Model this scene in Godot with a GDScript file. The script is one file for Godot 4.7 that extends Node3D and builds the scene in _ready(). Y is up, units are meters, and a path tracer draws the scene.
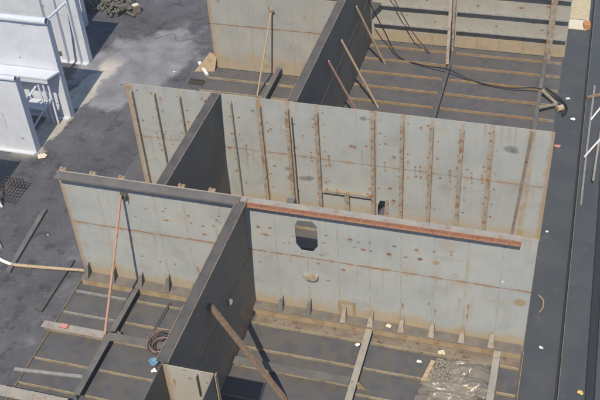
extends Node3D
# Shipyard: steel hull section seen from above, bulkheads standing on bottom panels.
# x runs across the section, -z away from the camera, y up; the bottom plating lies at y = 0.

const TOP := 3.34
const SEAM := 1.86
var M := {}
var used := {}
var rng := RandomNumberGenerator.new()

# ------------------------------------------------------------------ naming and tagging
func numbered(n: String) -> String:
	if not used.has(n):
		used[n] = 0
		return n
	used[n] += 1
	return "%s_%03d" % [n, used[n]]

func tag(o: Node, label: String, category: String, group := "") -> void:
	o.set_meta("label", label)
	o.set_meta("category", category)
	if group != "":
		o.set_meta("group", group)

func thing(called: String, label: String, category: String, at := Vector3.ZERO, group := "") -> Node3D:
	var o := Node3D.new()
	o.name = numbered(called)
	add_child(o)
	o.position = at
	tag(o, label, category, group)
	return o

func mk() -> SurfaceTool:
	var st := SurfaceTool.new()
	st.begin(Mesh.PRIMITIVE_TRIANGLES)
	return st

func part(parent: Node, called: String, st: SurfaceTool, mat: Material, at := Vector3.ZERO) -> MeshInstance3D:
	return mesh_part(parent, called, st.commit(), mat, at)

func mesh_part(parent: Node, called: String, mesh: Mesh, mat: Material, at := Vector3.ZERO) -> MeshInstance3D:
	var o := MeshInstance3D.new()
	o.mesh = mesh
	o.material_override = mat
	if parent == self:
		o.name = numbered(called)
	else:
		o.name = called
	parent.add_child(o, true)
	o.position = at
	return o

# ------------------------------------------------------------------ shapes
func quad(st: SurfaceTool, a: Vector3, b: Vector3, c: Vector3, d: Vector3, ua := Vector2.ZERO, ub := Vector2.ZERO, uc := Vector2.ZERO, ud := Vector2.ZERO) -> void:
	# a b c d counter-clockwise seen from outside
	var n := (b - a).cross(c - a).normalized()
	var p := [a, c, b, a, d, c]
	var u := [ua, uc, ub, ua, ud, uc]
	for i in 6:
		st.set_normal(n)
		st.set_uv(u[i])
		st.add_vertex(p[i])

func tri(st: SurfaceTool, a: Vector3, b: Vector3, c: Vector3) -> void:
	var n := (b - a).cross(c - a).normalized()
	for v in [a, c, b]:
		st.set_normal(n)
		st.set_uv(Vector2.ZERO)
		st.add_vertex(v)

func box(st: SurfaceTool, c: Vector3, s: Vector3, b := Basis()) -> void:
	var h := s * 0.5
	var v := []
	for i in 8:
		v.append(c + b * Vector3(h.x if i & 1 else -h.x, h.y if i & 2 else -h.y, h.z if i & 4 else -h.z))
	quad(st, v[4], v[5], v[7], v[6])
	quad(st, v[1], v[0], v[2], v[3])
	quad(st, v[5], v[1], v[3], v[7])
	quad(st, v[0], v[4], v[6], v[2])
	quad(st, v[6], v[7], v[3], v[2])
	quad(st, v[0], v[1], v[5], v[4])

func span(st: SurfaceTool, x0: float, x1: float, y0: float, y1: float, z0: float, z1: float) -> void:
	box(st, Vector3((x0 + x1) / 2, (y0 + y1) / 2, (z0 + z1) / 2), Vector3(x1 - x0, y1 - y0, z1 - z0))

# box with chamfered long edges along its local x
func cbox(st: SurfaceTool, c: Vector3, s: Vector3, b: Basis, e: float) -> void:
	var y := s.y / 2
	var z := s.z / 2
	var ring := [Vector2(-y, -z + e), Vector2(-y, z - e), Vector2(-y + e, z), Vector2(y - e, z), Vector2(y, z - e), Vector2(y, -z + e), Vector2(y - e, -z), Vector2(-y + e, -z)]
	var l := s.x / 2
	for i in 8:
		var p: Vector2 = ring[i]
		var q: Vector2 = ring[(i + 1) % 8]
		quad(st, c + b * Vector3(-l, p.x, p.y), c + b * Vector3(l, p.x, p.y), c + b * Vector3(l, q.x, q.y), c + b * Vector3(-l, q.x, q.y))
	for k in range(1, 7):
		var p0: Vector2 = ring[0]
		var p1: Vector2 = ring[k]
		var p2: Vector2 = ring[k + 1]
		tri(st, c + b * Vector3(-l, p0.x, p0.y), c + b * Vector3(-l, p1.x, p1.y), c + b * Vector3(-l, p2.x, p2.y))
		tri(st, c + b * Vector3(l, p0.x, p0.y), c + b * Vector3(l, p2.x, p2.y), c + b * Vector3(l, p1.x, p1.y))

# beam from a to b, rectangular section
func beam(st: SurfaceTool, a: Vector3, b: Vector3, w: float, h: float, e := 0.004) -> void:
	var x := (b - a).normalized()
	var up := Vector3.UP if absf(x.y) < 0.95 else Vector3.RIGHT
	var z := x.cross(up).normalized()
	var y := z.cross(x)
	cbox(st, (a + b) / 2, Vector3(a.distance_to(b), h, w), Basis(x, y, z), minf(e, minf(w, h) * 0.3))

func tube(st: SurfaceTool, pts: Array, r, n := 8, closed := false) -> void:
	var m := pts.size()
	var rings := []
	var prev := Vector3.ZERO
	for i in m:
		var p: Vector3 = pts[i]
		var a: Vector3 = pts[(i - 1 + m) % m] if (closed or i > 0) else p
		var b: Vector3 = pts[(i + 1) % m] if (closed or i < m - 1) else p
		var t := (b - a).normalized()
		var s := prev - t * prev.dot(t)
		if s.length() < 0.1:
			s = t.cross(Vector3.UP if absf(t.y) < 0.9 else Vector3.RIGHT)
		s = s.normalized()
		prev = s
		var w := t.cross(s)
		var rad: float = r[i] if r is Array else r
		var ring := []
		for k in n:
			var g := TAU * k / n
			ring.append([p + (s * cos(g) + w * sin(g)) * rad, s * cos(g) + w * sin(g)])
		rings.append(ring)
	var last := m if closed else m - 1
	for i in last:
		var A = rings[i]
		var B = rings[(i + 1) % m]
		for k in n:
			var k2 := (k + 1) % n
			for e in [A[k], B[k2], A[k2], A[k], B[k], B[k2]]:
				st.set_normal(e[1])
				st.set_uv(Vector2.ZERO)
				st.add_vertex(e[0])
	if not closed:
		for k in range(1, n - 1):
			tri(st, rings[0][0][0], rings[0][k + 1][0], rings[0][k][0])
			tri(st, rings[m - 1][0][0], rings[m - 1][k][0], rings[m - 1][k + 1][0])

func ring_tube(st: SurfaceTool, a: Vector3, b: Vector3, r: float, wall: float, n := 16) -> void:
	# open pipe with visible wall thickness
	var t := (b - a).normalized()
	var s := t.cross(Vector3.UP if absf(t.y) < 0.9 else Vector3.RIGHT).normalized()
	var w := t.cross(s)
	for k in n:
		var g := TAU * k / n
		var g2 := TAU * (k + 1) / n
		var d := s * cos(g) + w * sin(g)
		var d2 := s * cos(g2) + w * sin(g2)
		var i := r - wall
		quad(st, a + d * r, a + d2 * r, b + d2 * r, b + d * r)
		quad(st, a + d2 * i, a + d * i, b + d * i, b + d2 * i)
		quad(st, b + d * r, b + d2 * r, b + d2 * i, b + d * i)
		quad(st, a + d2 * r, a + d * r, a + d * i, a + d2 * i)

# extruded polygon: outline points (2D) mapped by origin + U*x + V*y, thickness along N
func slab(st: SurfaceTool, o: Vector3, U: Vector3, V: Vector3, N: Vector3, poly: Array, th: float) -> void:
	var pv := PackedVector2Array(poly)
	if Geometry2D.is_polygon_clockwise(pv):
		pv.reverse()
	if U.cross(V).dot(N) < 0:
		pv.reverse()
	var idx := Geometry2D.triangulate_polygon(pv)
	var f := []
	var k := []
	for p in pv:
		f.append(o + U * p.x + V * p.y + N * th / 2)
		k.append(o + U * p.x + V * p.y - N * th / 2)
	for i in range(0, idx.size(), 3):
		var a: Vector3 = f[idx[i]]
		var b: Vector3 = f[idx[i + 1]]
		var c: Vector3 = f[idx[i + 2]]
		if (b - a).cross(c - a).dot(N) < 0:
			tri(st, a, c, b)
			tri(st, k[idx[i]], k[idx[i + 1]], k[idx[i + 2]])
		else:
			tri(st, a, b, c)
			tri(st, k[idx[i]], k[idx[i + 2]], k[idx[i + 1]])
	var m := pv.size()
	for i in m:
		var j := (i + 1) % m
		quad(st, k[i], k[j], f[j], f[i])

var wave := FastNoiseLite.new()
# thin welded plate with faint buckles; w along U, h along V, front faces N, UV over rect uv (in U,V metres)
func plate(st: SurfaceTool, o: Vector3, U: Vector3, V: Vector3, N: Vector3, u0: float, u1: float, v0: float, v1: float, uv: Rect2, th := 0.014, amp := 0.006, flat := Rect2(), cell := 0.13) -> void:
	var nu := maxi(2, int((u1 - u0) / cell))
	var nv := maxi(2, int((v1 - v0) / cell))
	var P := []
	var T := []
	for j in nv + 1:
		for i in nu + 1:
			var u := lerpf(u0, u1, float(i) / nu)
			var v := lerpf(v0, v1, float(j) / nv)
			var d := wave.get_noise_3d((o.x + u) * 100.0, v * 60.0, o.z * 37.0 + o.x * 11.0) * amp * 2.0
			d *= smoothstep(0.0, 0.25, v - uv.position.y) * smoothstep(0.0, 0.12, uv.end.y - v)
			if flat.has_area():
				var dx := maxf(flat.position.x - u, u - flat.end.x)
				d *= smoothstep(0.0, 0.3, dx)
			P.append(o + U * u + V * v + N * d)
			T.append(Vector2((u - uv.position.x) / uv.size.x, 1.0 - (v - uv.position.y) / uv.size.y))
	var W := nu + 1
	var NN := []
	for j in nv + 1:
		for i in W:
			var a: Vector3 = P[j * W + mini(i + 1, nu)] - P[j * W + maxi(i - 1, 0)]
			var b: Vector3 = P[mini(j + 1, nv) * W + i] - P[maxi(j - 1, 0) * W + i]
			var n := a.cross(b).normalized()
			NN.append(n if n.dot(N) > 0 else -n)
	var flip := U.cross(V).dot(N) < 0
	for j in nv:
		for i in nu:
			var a := j * W + i
			var q := [a, a + W + 1, a + 1, a, a + W, a + W + 1]
			if flip:
				q = [a, a + 1, a + W + 1, a, a + W + 1, a + W]
			for k in q:
				st.set_normal(NN[k])
				st.set_uv(T[k])
				st.add_vertex(P[k])
			for k in 6:
				var z: int = q[5 - k]
				st.set_normal(-NN[z])
				st.set_uv(T[z])
				st.add_vertex(P[z] - N * th)
	# edges
	var edge := []
	for i in nu: edge.append([i, i + 1])
	for j in nv: edge.append([j * W + nu, (j + 1) * W + nu])
	for i in nu: edge.append([nv * W + nu - i, nv * W + nu - i - 1])
	for j in nv: edge.append([(nv - j) * W, (nv - j - 1) * W])
	for e in edge:
		var a: Vector3 = P[e[0]]
		var b: Vector3 = P[e[1]]
		if flip:
			quad(st, a, b, b - N * th, a - N * th, T[e[0]], T[e[1]], T[e[1]], T[e[0]])
		else:
			quad(st, b, a, a - N * th, b - N * th, T[e[1]], T[e[0]], T[e[0]], T[e[1]])

# flat rectangle x0..x1, y0..y1 at z with a polygon hole, front +z
func holed(st: SurfaceTool, x0: float, x1: float, y0: float, y1: float, z: float, hole: Array, uv: Rect2, th := 0.014) -> void:
	var n := hole.size()
	var c := Vector2.ZERO
	for p in hole: c += p
	c /= n
	var outer := []
	for p in hole:
		var d: Vector2 = p - c
		var t := 1e9
		if d.x > 1e-6: t = minf(t, (x1 - c.x) / d.x)
		if d.x < -1e-6: t = minf(t, (x0 - c.x) / d.x)
		if d.y > 1e-6: t = minf(t, (y1 - c.y) / d.y)
		if d.y < -1e-6: t = minf(t, (y0 - c.y) / d.y)
		outer.append(c + d * t)
	var g := func(p: Vector2) -> Vector2: return Vector2((p.x - uv.position.x) / uv.size.x, 1.0 - (p.y - uv.position.y) / uv.size.y)
	for i in n:
		var j := (i + 1) % n
		var a: Vector2 = hole[i]
		var b: Vector2 = hole[j]
		var A: Vector2 = outer[i]
		var B: Vector2 = outer[j]
		var strip := [a, A]
		if absf(A.x - B.x) > 1e-5 and absf(A.y - B.y) > 1e-5:
			var cx := A.x if (absf(A.x - x0) < 1e-5 or absf(A.x - x1) < 1e-5) else B.x
			var cy := A.y if (absf(A.y - y0) < 1e-5 or absf(A.y - y1) < 1e-5) else B.y
			strip.append(Vector2(cx, cy))
		strip.append(B)
		strip.append(b)
		for k in range(1, strip.size() - 1):
			var tr := [strip[0], strip[k], strip[k + 1]]
			if (tr[1] - tr[0]).cross(tr[2] - tr[0]) < 0:
				tr = [tr[0], tr[2], tr[1]]
			for m in [0, 2, 1]:
				st.set_normal(Vector3(0, 0, 1)); st.set_uv(g.call(tr[m])); st.add_vertex(Vector3(tr[m].x, tr[m].y, z))
			for m in [0, 1, 2]:
				st.set_normal(Vector3(0, 0, -1)); st.set_uv(g.call(tr[m])); st.add_vertex(Vector3(tr[m].x, tr[m].y, z - th))
		quad(st, Vector3(b.x, b.y, z), Vector3(a.x, a.y, z), Vector3(a.x, a.y, z - th), Vector3(b.x, b.y, z - th), g.call(b), g.call(a), g.call(a), g.call(b))

# ------------------------------------------------------------------ materials
func noise_bytes(w: int, h: int, freq: float, sd: int, oct := 4, kind := FastNoiseLite.TYPE_SIMPLEX_SMOOTH, seamless := true) -> PackedByteArray:
	var n := FastNoiseLite.new()
	n.noise_type = kind
	n.seed = sd
	n.frequency = freq
	n.fractal_octaves = oct
	var im: Image = n.get_seamless_image(w, h, false, false, 0.12, false) if seamless else n.get_image(w, h, false, false, false)
	im.convert(Image.FORMAT_L8)
	return im.get_data()

func lin(r: float, g: float, b: float) -> Color:
	return Color(r, g, b)

# coarse noise blends c0 -> c1, a second noise above `cut` lays patches of c2, fine grain on top
func mottle(c0: Color, c1: Color, c2: Color, cut: float, metres: float, sd: int, rough := 0.75, spec := 0.4, size := 384, metal := 0.0) -> StandardMaterial3D:
	var a := noise_bytes(size, size, 4.0 / size, sd)
	var b := noise_bytes(size, size, 9.0 / size, sd + 7, 5)
	var g := noise_bytes(size, size, 0.3, sd + 19, 2)
	var out := PackedByteArray()
	out.resize(size * size * 3)
	var rg := PackedByteArray()
	rg.resize(size * size)
	for i in size * size:
		var t := smoothstep(0.25, 0.75, a[i] / 255.0)
		var k := smoothstep(cut, cut + 0.16, b[i] / 255.0)
		var c := c0.lerp(c1, t).lerp(c2, k)
		var f := 1.0 + (g[i] / 255.0 - 0.5) * 0.22
		c = Color(minf(c.r * f, 1), minf(c.g * f, 1), minf(c.b * f, 1)).linear_to_srgb()
		out[i * 3] = int(c.r * 255)
		out[i * 3 + 1] = int(c.g * 255)
		out[i * 3 + 2] = int(c.b * 255)
		rg[i] = int(clampf(rough + (t - 0.5) * 0.16 + k * 0.1, 0.05, 1.0) * 255)
	var m := StandardMaterial3D.new()
	m.albedo_texture = ImageTexture.create_from_image(Image.create_from_data(size, size, false, Image.FORMAT_RGB8, out))
	m.roughness_texture = ImageTexture.create_from_image(Image.create_from_data(size, size, false, Image.FORMAT_L8, rg))
	m.roughness = 1.0
	m.metallic = metal
	m.metallic_specular = spec
	m.uv1_triplanar = true
	m.uv1_world_triplanar = true
	m.uv1_scale = Vector3.ONE / metres
	return m

func plain(c: Color, rough := 0.6, spec := 0.4) -> StandardMaterial3D:
	var m := StandardMaterial3D.new()
	m.albedo_color = c.linear_to_srgb()
	m.roughness = rough
	m.metallic_specular = spec
	return m

const PAINT := Color(0.40, 0.42, 0.415)
const RUST_D := Color(0.14, 0.068, 0.038)
const RUST_O := Color(0.33, 0.165, 0.065)
const RUST_R := Color(0.33, 0.12, 0.075)
const OCHRE := Color(0.42, 0.31, 0.17)

# Painted plate with weld seams, burn marks and rust. spec: x0, w, h, seam, weld (array of x), spots, tan, seed
func wall_material(s: Dictionary) -> StandardMaterial3D:
	var ppm: float = s.get("ppm", 120.0)
	var w := int(s.w * ppm)
	var h := int(s.h * ppm)
	var sd: int = s.seed
	var r := RandomNumberGenerator.new()
	r.seed = sd
	var big := noise_bytes(w, h, 0.006, sd, 4, FastNoiseLite.TYPE_SIMPLEX_SMOOTH, false)
	var mid := noise_bytes(w, h, 0.03, sd + 1, 4, FastNoiseLite.TYPE_SIMPLEX_SMOOTH, false)
	var fine := noise_bytes(w, h, 0.28, sd + 2, 3, FastNoiseLite.TYPE_SIMPLEX_SMOOTH, false)
	var streak := noise_bytes(w, 64, 0.06, sd + 3, 3, FastNoiseLite.TYPE_SIMPLEX_SMOOTH, false)
	var c := PackedColorArray()
	c.resize(w * h)
	var paint: Color = s.get("paint", PAINT)
	var tanamt: float = s.get("tan", 0.5)
	var tanh_: float = s.get("tanh", 0.55)
	for y in h:
		var ym: float = s.h - y / ppm
		for x in w:
			var i := y * w + x
			var a := big[i] / 255.0
			var b := mid[i] / 255.0
			var st := streak[int(y * 63.0 / h) * w + x] / 255.0
			var k := 1.0 + (a - 0.5) * 0.26 + (b - 0.5) * 0.10 + (fine[i] / 255.0 - 0.5) * 0.10 + (st - 0.5) * 0.08
			var col := paint * k
			# blotches of yellowish primer dust
			col = col.lerp(s.get("dust", Color(0.42, 0.375, 0.29)), smoothstep(0.50, 0.8, b * 0.55 + a * 0.45) * 0.5)
			# ochre run-off deposit with a ragged upper limit along the foot of the plate
			var lim := tanh_ * (0.35 + 0.9 * a + 0.5 * (st - 0.5))
			if ym < lim + 0.12:
				col = col.lerp(s.get("dirt", OCHRE) * (0.85 + 0.3 * b), tanamt * (1.0 - smoothstep(lim - 0.22, lim + 0.12, ym)) * (0.55 + 0.75 * b))
			c[i] = col
	var put := func(x: int, y: int, col: Color, al: float) -> void:
		if x >= 0 and y >= 0 and x < w and y < h and al > 0.0:
			c[y * w + x] = c[y * w + x].lerp(col, minf(al, 1.0))
	var blot := func(xm: float, ym: float, rx: float, ry: float, col: Color, al: float) -> void:
		var cx := int((xm - s.x0) * ppm)
		var cy := int((s.h - ym) * ppm)
		var X := int(rx * ppm) + 2
		var Y := int(ry * ppm) + 2
		for dy in range(-Y, Y + 1):
			for dx in range(-X, X + 1):
				var px := cx + dx
				var py := cy + dy
				if px < 0 or py < 0 or px >= w or py >= h: continue
				var d := sqrt(pow(dx / (rx * ppm), 2) + pow(dy / (ry * ppm), 2))
				d += (fine[py * w + px] / 255.0 - 0.5) * 0.9 + (mid[py * w + px] / 255.0 - 0.5) * 0.8
				put.call(px, py, col, al * (1.0 - smoothstep(0.55, 1.05, d)))
	# horizontal weld seam with rust
	for q in s.seam:
		for x in w:
			var ctr := int((s.h - q) * ppm + (streak[x] / 255.0 - 0.5) * 3.0)
			var a := mid[clampi(ctr, 0, h - 1) * w + x] / 255.0
			var half := 1.0 + a * 2.2
			for dy in range(-12, 16):
				var f := absf(dy) / half
				put.call(x, ctr + dy, RUST_D.lerp(RUST_O, 0.25 + 0.5 * a), s.get("seam_a", 0.9) * (0.35 + 0.65 * smoothstep(0.3, 0.55, a)) * (1.0 - smoothstep(0.6, 1.3, f)))
				var drip := fine[clampi(ctr + dy, 0, h - 1) * w + x] / 255.0
				put.call(x, ctr + dy, RUST_O.lerp(OCHRE, drip), s.get("seam_o", 0.6) * smoothstep(0.42, 0.7, a) * (1.0 - minf(absf(dy - 1.0) / 14.0, 1.0)) * drip * 1.4)
	# vertical heat lines of stiffeners welded behind
	for q in s.get("weld", []):
		var x0 := int((q - s.x0) * ppm)
		for y in h:
			var a := mid[y * w + clampi(x0, 0, w - 1)] / 255.0
			for dx in range(-2, 3):
				put.call(x0 + dx, y, Color(0.20, 0.16, 0.12), s.get("weld_a", 1.0) * (0.5 if absi(dx) < 1 else 0.16) * smoothstep(0.3, 0.7, a))
			for dx in range(-9, 10):
				put.call(x0 + dx, y, OCHRE * 0.9, s.get("weld_a", 1.0) * 0.22 * (1.0 - absf(dx) / 9.0) * smoothstep(0.45, 0.7, big[y * w + clampi(x0 + dx, 0, w - 1)] / 255.0))
	# rust running beside stiffeners
	for q in s.get("runs", []):
		var x0 := int((q[0] - s.x0) * ppm)
		var wd: float = q[1] * ppm
		for y in h:
			for dx in range(-int(wd) - 3, int(wd) + 4):
				var px := clampi(x0 + dx, 0, w - 1)
				var a := mid[y * w + px] / 255.0 * 0.6 + fine[y * w + px] / 255.0 * 0.4
				put.call(px, y, RUST_O.lerp(OCHRE, 0.6), q[2] * smoothstep(0.3, 0.62, a) * (1.0 - smoothstep(0.5, 1.1, absf(dx) / wd)))
	for q in s.get("streaks", 0):
		var xm: float = s.x0 + r.randf() * s.w
		var ytop: float = [s.h - 0.02, s.seam[0] if s.seam.size() else s.h, r.randf() * s.h][r.randi() % 3]
		var ln := r.randf_range(0.15, 0.9)
		var wd := r.randf_range(0.012, 0.05)
		var col := RUST_O.lerp(OCHRE, r.randf())
		var am := r.randf_range(0.12, 0.42)
		for yy in int(ln * ppm):
			var py := int((s.h - ytop) * ppm) + yy
			if py < 0 or py >= h: continue
			var fade := 1.0 - float(yy) / (ln * ppm)
			for dx in range(-int(wd * ppm) - 1, int(wd * ppm) + 2):
				var px := int((xm - s.x0) * ppm) + dx + int((mid[py * w] / 255.0 - 0.5) * 4.0)
				if px < 0 or px >= w: continue
				put.call(px, py, col, am * fade * (0.3 + 1.2 * fine[py * w + px] / 255.0) * (1.0 - smoothstep(0.3, 1.0, absf(dx) / (wd * ppm))))
	for q in s.get("grime", 0):
		blot.call(s.x0 + r.randf() * s.w, r.randf() * s.h, r.randf_range(.08, .35), r.randf_range(.06, .25), [Color(.40, .31, .20), Color(.28, .26, .235), Color(.36, .33, .31)][r.randi() % 3] if not s.has("dust") else s.dust, r.randf_range(.10, .32))
	# marks: [kind, x, y, size in pixels of the photograph]
	for q in s.get("spots", []):
		var z: float = q[3] * 0.0215 * 0.5
		match q[0]:
			"d":
				if r.randf() < s.get("halo", 0.7):
					blot.call(q[1] + r.randf_range(-.01, .01), q[2] - z * r.randf_range(0.2, 1.0), z * 1.5, z * r.randf_range(0.9, 2.2), RUST_O.lerp(OCHRE, r.randf()), r.randf_range(0.25, 0.6))
				blot.call(q[1], q[2], z * 1.05, maxf(z * 0.6, 0.014), RUST_D.lerp(RUST_O, r.randf() * 0.6), 0.85)
			"o":
				blot.call(q[1], q[2], z * 1.3, maxf(z * 0.5, 0.022), OCHRE.lerp(RUST_O, 0.5), 0.75)
				blot.call(q[1] + 0.02, q[2], z * 0.8, 0.014, RUST_D, 0.7)
			"r": blot.call(q[1], q[2], z * 1.1, maxf(z * 0.5, 0.03), RUST_R, 0.9)
			"b": blot.call(q[1], q[2], z * 0.8, z * 1.1, Color(0.2, 0.13, 0.07), 0.7)
			"v": 
				blot.call(q[1], q[2], z * 0.6, z * 2.0, RUST_O, 0.85)
				blot.call(q[1], q[2] - z * 2.2, z * 0.45, z * 1.6, RUST_O.lerp(OCHRE, 0.5), 0.6)
			"t": blot.call(q[1], q[2], z * 1.1, z * 0.8, Color(0.34, 0.25, 0.13), 0.8)
			"w": blot.call(q[1], q[2], z, z, Color(0.7, 0.69, 0.66), 0.9)
			"s": blot.call(q[1], q[2], z * 1.3, z * 0.8, Color(0.12, 0.125, 0.12), 0.6)
	# chipped rusty plate edges
	for e in s.get("edges", []):
		for y in h:
			var x1 := 0 if e == "l" else w - 1
			var sg := 1 if e == "l" else -1
			for dx in 26:
				var a := mid[y * w + x1 + sg * dx] / 255.0
				put.call(x1 + sg * dx, y, RUST_O.lerp(OCHRE, 0.5), 0.7 * (1.0 - smoothstep(0.2, 1.0, dx / (26.0 * (0.2 + a)))))
	var out := PackedByteArray()
	out.resize(w * h * 3)
	for i in w * h:
		var q := c[i].linear_to_srgb()
		out[i * 3] = clampi(int(q.r * 255), 0, 255)
		out[i * 3 + 1] = clampi(int(q.g * 255), 0, 255)
		out[i * 3 + 2] = clampi(int(q.b * 255), 0, 255)
	var m := StandardMaterial3D.new()
	m.albedo_texture = ImageTexture.create_from_image(Image.create_from_data(w, h, false, Image.FORMAT_RGB8, out))
	m.roughness = 0.72
	m.metallic_specular = 0.35
	return m

func ground_material() -> StandardMaterial3D:
	var n := 1024
	var metres := 24.0
	var a := noise_bytes(n, n, 0.006, 31, 5)
	var b := noise_bytes(n, n, 0.025, 32, 5)
	var f := noise_bytes(n, n, 0.22, 33, 3)
	var big := noise_bytes(n, n, 0.018, 34, 6, FastNoiseLite.TYPE_PERLIN)
	var grit := noise_bytes(n, n, 0.45, 35, 1, FastNoiseLite.TYPE_VALUE)
	var out := PackedByteArray()
	out.resize(n * n * 3)
	# texture origin: x = -16, z = -16
	for y in n:
		var wz := -16.0 + y * metres / n
		for x in n:
			var wx := -16.0 + x * metres / n
			var i := y * n + x
			var va := a[i] / 255.0
			var vb := b[i] / 255.0
			var vf := f[i] / 255.0
			var k := 1.0 + (va - 0.5) * 0.55 + (vb - 0.5) * 0.55 + (vf - 0.5) * 0.22
			var c := Color(0.105, 0.106, 0.116) * k
			# pale dried cement dust swept over the yard in patches
			var d := Vector2((wx + 7.9 + (wz + 9.4) * .25) / 2.1, (wz + 9.3) / 3.3).length()
			var dust := smoothstep(0.40, 0.60, vb * 0.35 + (big[i] / 255.0) * 0.4 + va * 0.25 + 0.55 * (1.0 - smoothstep(0.35, 1.15, d)) - 0.27)
			if d > 1.5: dust = smoothstep(0.62, 0.8, vb * 0.5 + va * 0.5) * 0.35
			c = c.lerp(Color(0.27, 0.27, 0.285) * (0.45 + 0.9 * vb + 0.2 * vf), dust * 0.72)
			# grit and darker damp stains
			var gr := grit[i] / 255.0
			c = c * (1.0 - 0.28 * smoothstep(0.56, 0.66, big[(i * 3 + 7777) % (n * n)] / 255.0) * (1.0 - dust))
			if gr > 0.80: c = c.lerp(Color(0.26, 0.25, 0.24), 0.16)
			if gr < 0.16: c = c * 0.88
			# spilled sand along the edge of the white blocks
			var ex := absf(wx + 8.95 + (wz + 7.0) * 0.10) / 0.38
			var sand := (1.0 - smoothstep(0.6, 1.15, ex + (vb - 0.5) * 2.0)) * smoothstep(-9.8, -9.0, wz) * (1.0 - smoothstep(-4.6, -3.9, wz))
			c = c.lerp(Color(0.50, 0.465, 0.405) * (0.7 + 0.6 * vb), sand * 0.9)
			var q := c.linear_to_srgb()
			out[i * 3] = clampi(int(q.r * 255), 0, 255)
			out[i * 3 + 1] = clampi(int(q.g * 255), 0, 255)
			out[i * 3 + 2] = clampi(int(q.b * 255), 0, 255)
	var m := StandardMaterial3D.new()
	m.albedo_texture = ImageTexture.create_from_image(Image.create_from_data(n, n, false, Image.FORMAT_RGB8, out))
	m.roughness = 0.85
	m.metallic_specular = 0.3
	return m

func make_materials() -> void:
	M.floor = mottle(lin(.092, .095, .104), lin(.114, .114, .120), lin(.120, .109, .099), .46, 3.7, 3, .6, .45, 512)
	M.dark = mottle(lin(.115, .120, .110), lin(.155, .155, .142), lin(.14, .10, .075), .66, 3.3, 11, .65)
	M.dusty = mottle(lin(.125, .122, .12), lin(.165, .16, .15), lin(.19, .145, .11), .64, 2.9, 23, .8)
	M.flange = mottle(lin(.085, .083, .082), lin(.115, .11, .105), lin(.14, .105, .08), .64, 2.7, 27, .75)
	M.base = mottle(lin(.15, .14, .128), lin(.20, .18, .155), lin(.25, .18, .12), .6, 2.1, 33, .85)
	M.steel_top = mottle(lin(.14, .135, .13), lin(.17, .163, .155), lin(.22, .165, .125), .62, 2.3, 37, .8)
	M.gap_dark = plain(lin(.032, .036, .042), .7)  # near-black for the strips that stand in for dark gaps
	M.line = mottle(lin(.28, .195, .11), lin(.33, .245, .15), lin(.22, .135, .075), .6, 1.9, 39, .85)
	M.rim = mottle(lin(.19, .15, .115), lin(.25, .21, .17), lin(.15, .09, .06), .6, 1.9, 29, .85)
	M.top_dust = mottle(lin(.30, .285, .255), lin(.37, .34, .29), lin(.30, .215, .15), .62, 2.3, 25, .85)
	M.tan = mottle(lin(.33, .245, .15), lin(.40, .315, .205), lin(.28, .17, .09), .62, 1.9, 41, .85)
	M.olive = mottle(lin(.27, .235, .17), lin(.34, .285, .20), lin(.24, .16, .10), .62, 1.9, 43, .85)
	M.grey_bar = mottle(lin(.25, .25, .245), lin(.33, .32, .30), lin(.3, .2, .12), .66, 0.8, 47, .7)
	M.stiff = mottle(lin(.32, .275, .215), lin(.37, .345, .30), lin(.29, .165, .085), .53, 1.7, 53, .8)
	M.red = mottle(lin(.31, .145, .088), lin(.35, .20, .13), lin(.22, .11, .07), .55, 0.9, 59, .8)
	M.apron = mottle(lin(.070, .076, .080), lin(.080, .085, .089), lin(.098, .098, .096), .66, 6.3, 61, .55, .45, 512)
	M.white = mottle(lin(.60, .64, .71), lin(.64, .68, .75), lin(.58, .60, .64), .70, 4.4, 67, .45, .45)
	M.wood = mottle(lin(.42, .32, .20), lin(.52, .42, .29), lin(.30, .20, .12), .6, 0.5, 71, .85)
	M.pink_wood = mottle(lin(.46, .27, .20), lin(.52, .34, .26), lin(.36, .15, .10), .55, 0.5, 73, .85)
	M.brown_wood = mottle(lin(.22, .15, .10), lin(.30, .215, .15), lin(.16, .10, .07), .6, 0.5, 79, .85)
	M.board = mottle(lin(.50, .42, .26), lin(.58, .50, .34), lin(.42, .33, .2), .62, 0.8, 83, .8)
	M.cream = mottle(lin(.66, .60, .47), lin(.72, .66, .52), lin(.5, .42, .3), .68, 0.6, 85, .8)
	M.rubble = mottle(lin(.10, .095, .085), lin(.17, .16, .135), lin(.11, .12, .06), .6, 0.6, 89, .9)
	M.rubber = plain(lin(.022, .022, .024), .6)
	M.paper = plain(lin(.78, .77, .74), .8)
	M.yellow = plain(lin(.62, .47, .16), .7)
	M.orange = plain(lin(.5, .24, .09), .75)
	M.blue = plain(lin(.14, .30, .46), .6)
	M.pink = plain(lin(.55, .25, .23), .8)
	M.cable = mottle(lin(.23, .16, .14), lin(.30, .22, .20), lin(.16, .11, .1), .6, 0.3, 97, .7)
	M.rebar = plain(lin(.07, .055, .045), .8)
	M.smear = plain(lin(.26, .17, .11), .9)

# ------------------------------------------------------------------ hull builders
func bracket_mesh() -> ArrayMesh:
	# tripping bracket: web in the yz plane with a sloping face plate
	var st := mk()
	slab(st, Vector3.ZERO, Vector3(0, 0, 1), Vector3.UP, Vector3.RIGHT, [Vector2(0, 0), Vector2(.24, 0), Vector2(.22, .06), Vector2(.08, .30), Vector2(.04, .34), Vector2(0, .34)], .016)
	var x := Vector3(0, .30, -.17).normalized()
	var z := Vector3.RIGHT
	var y := z.cross(x)
	slab(st, Vector3(-.03, .0, .245), z, x, y, [Vector2(-.075, .0), Vector2(.06, 0), Vector2(.035, .27), Vector2(.01, .33), Vector2(-.025, .33), Vector2(-.045, .27)], .014)
	return st.commit()

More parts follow.
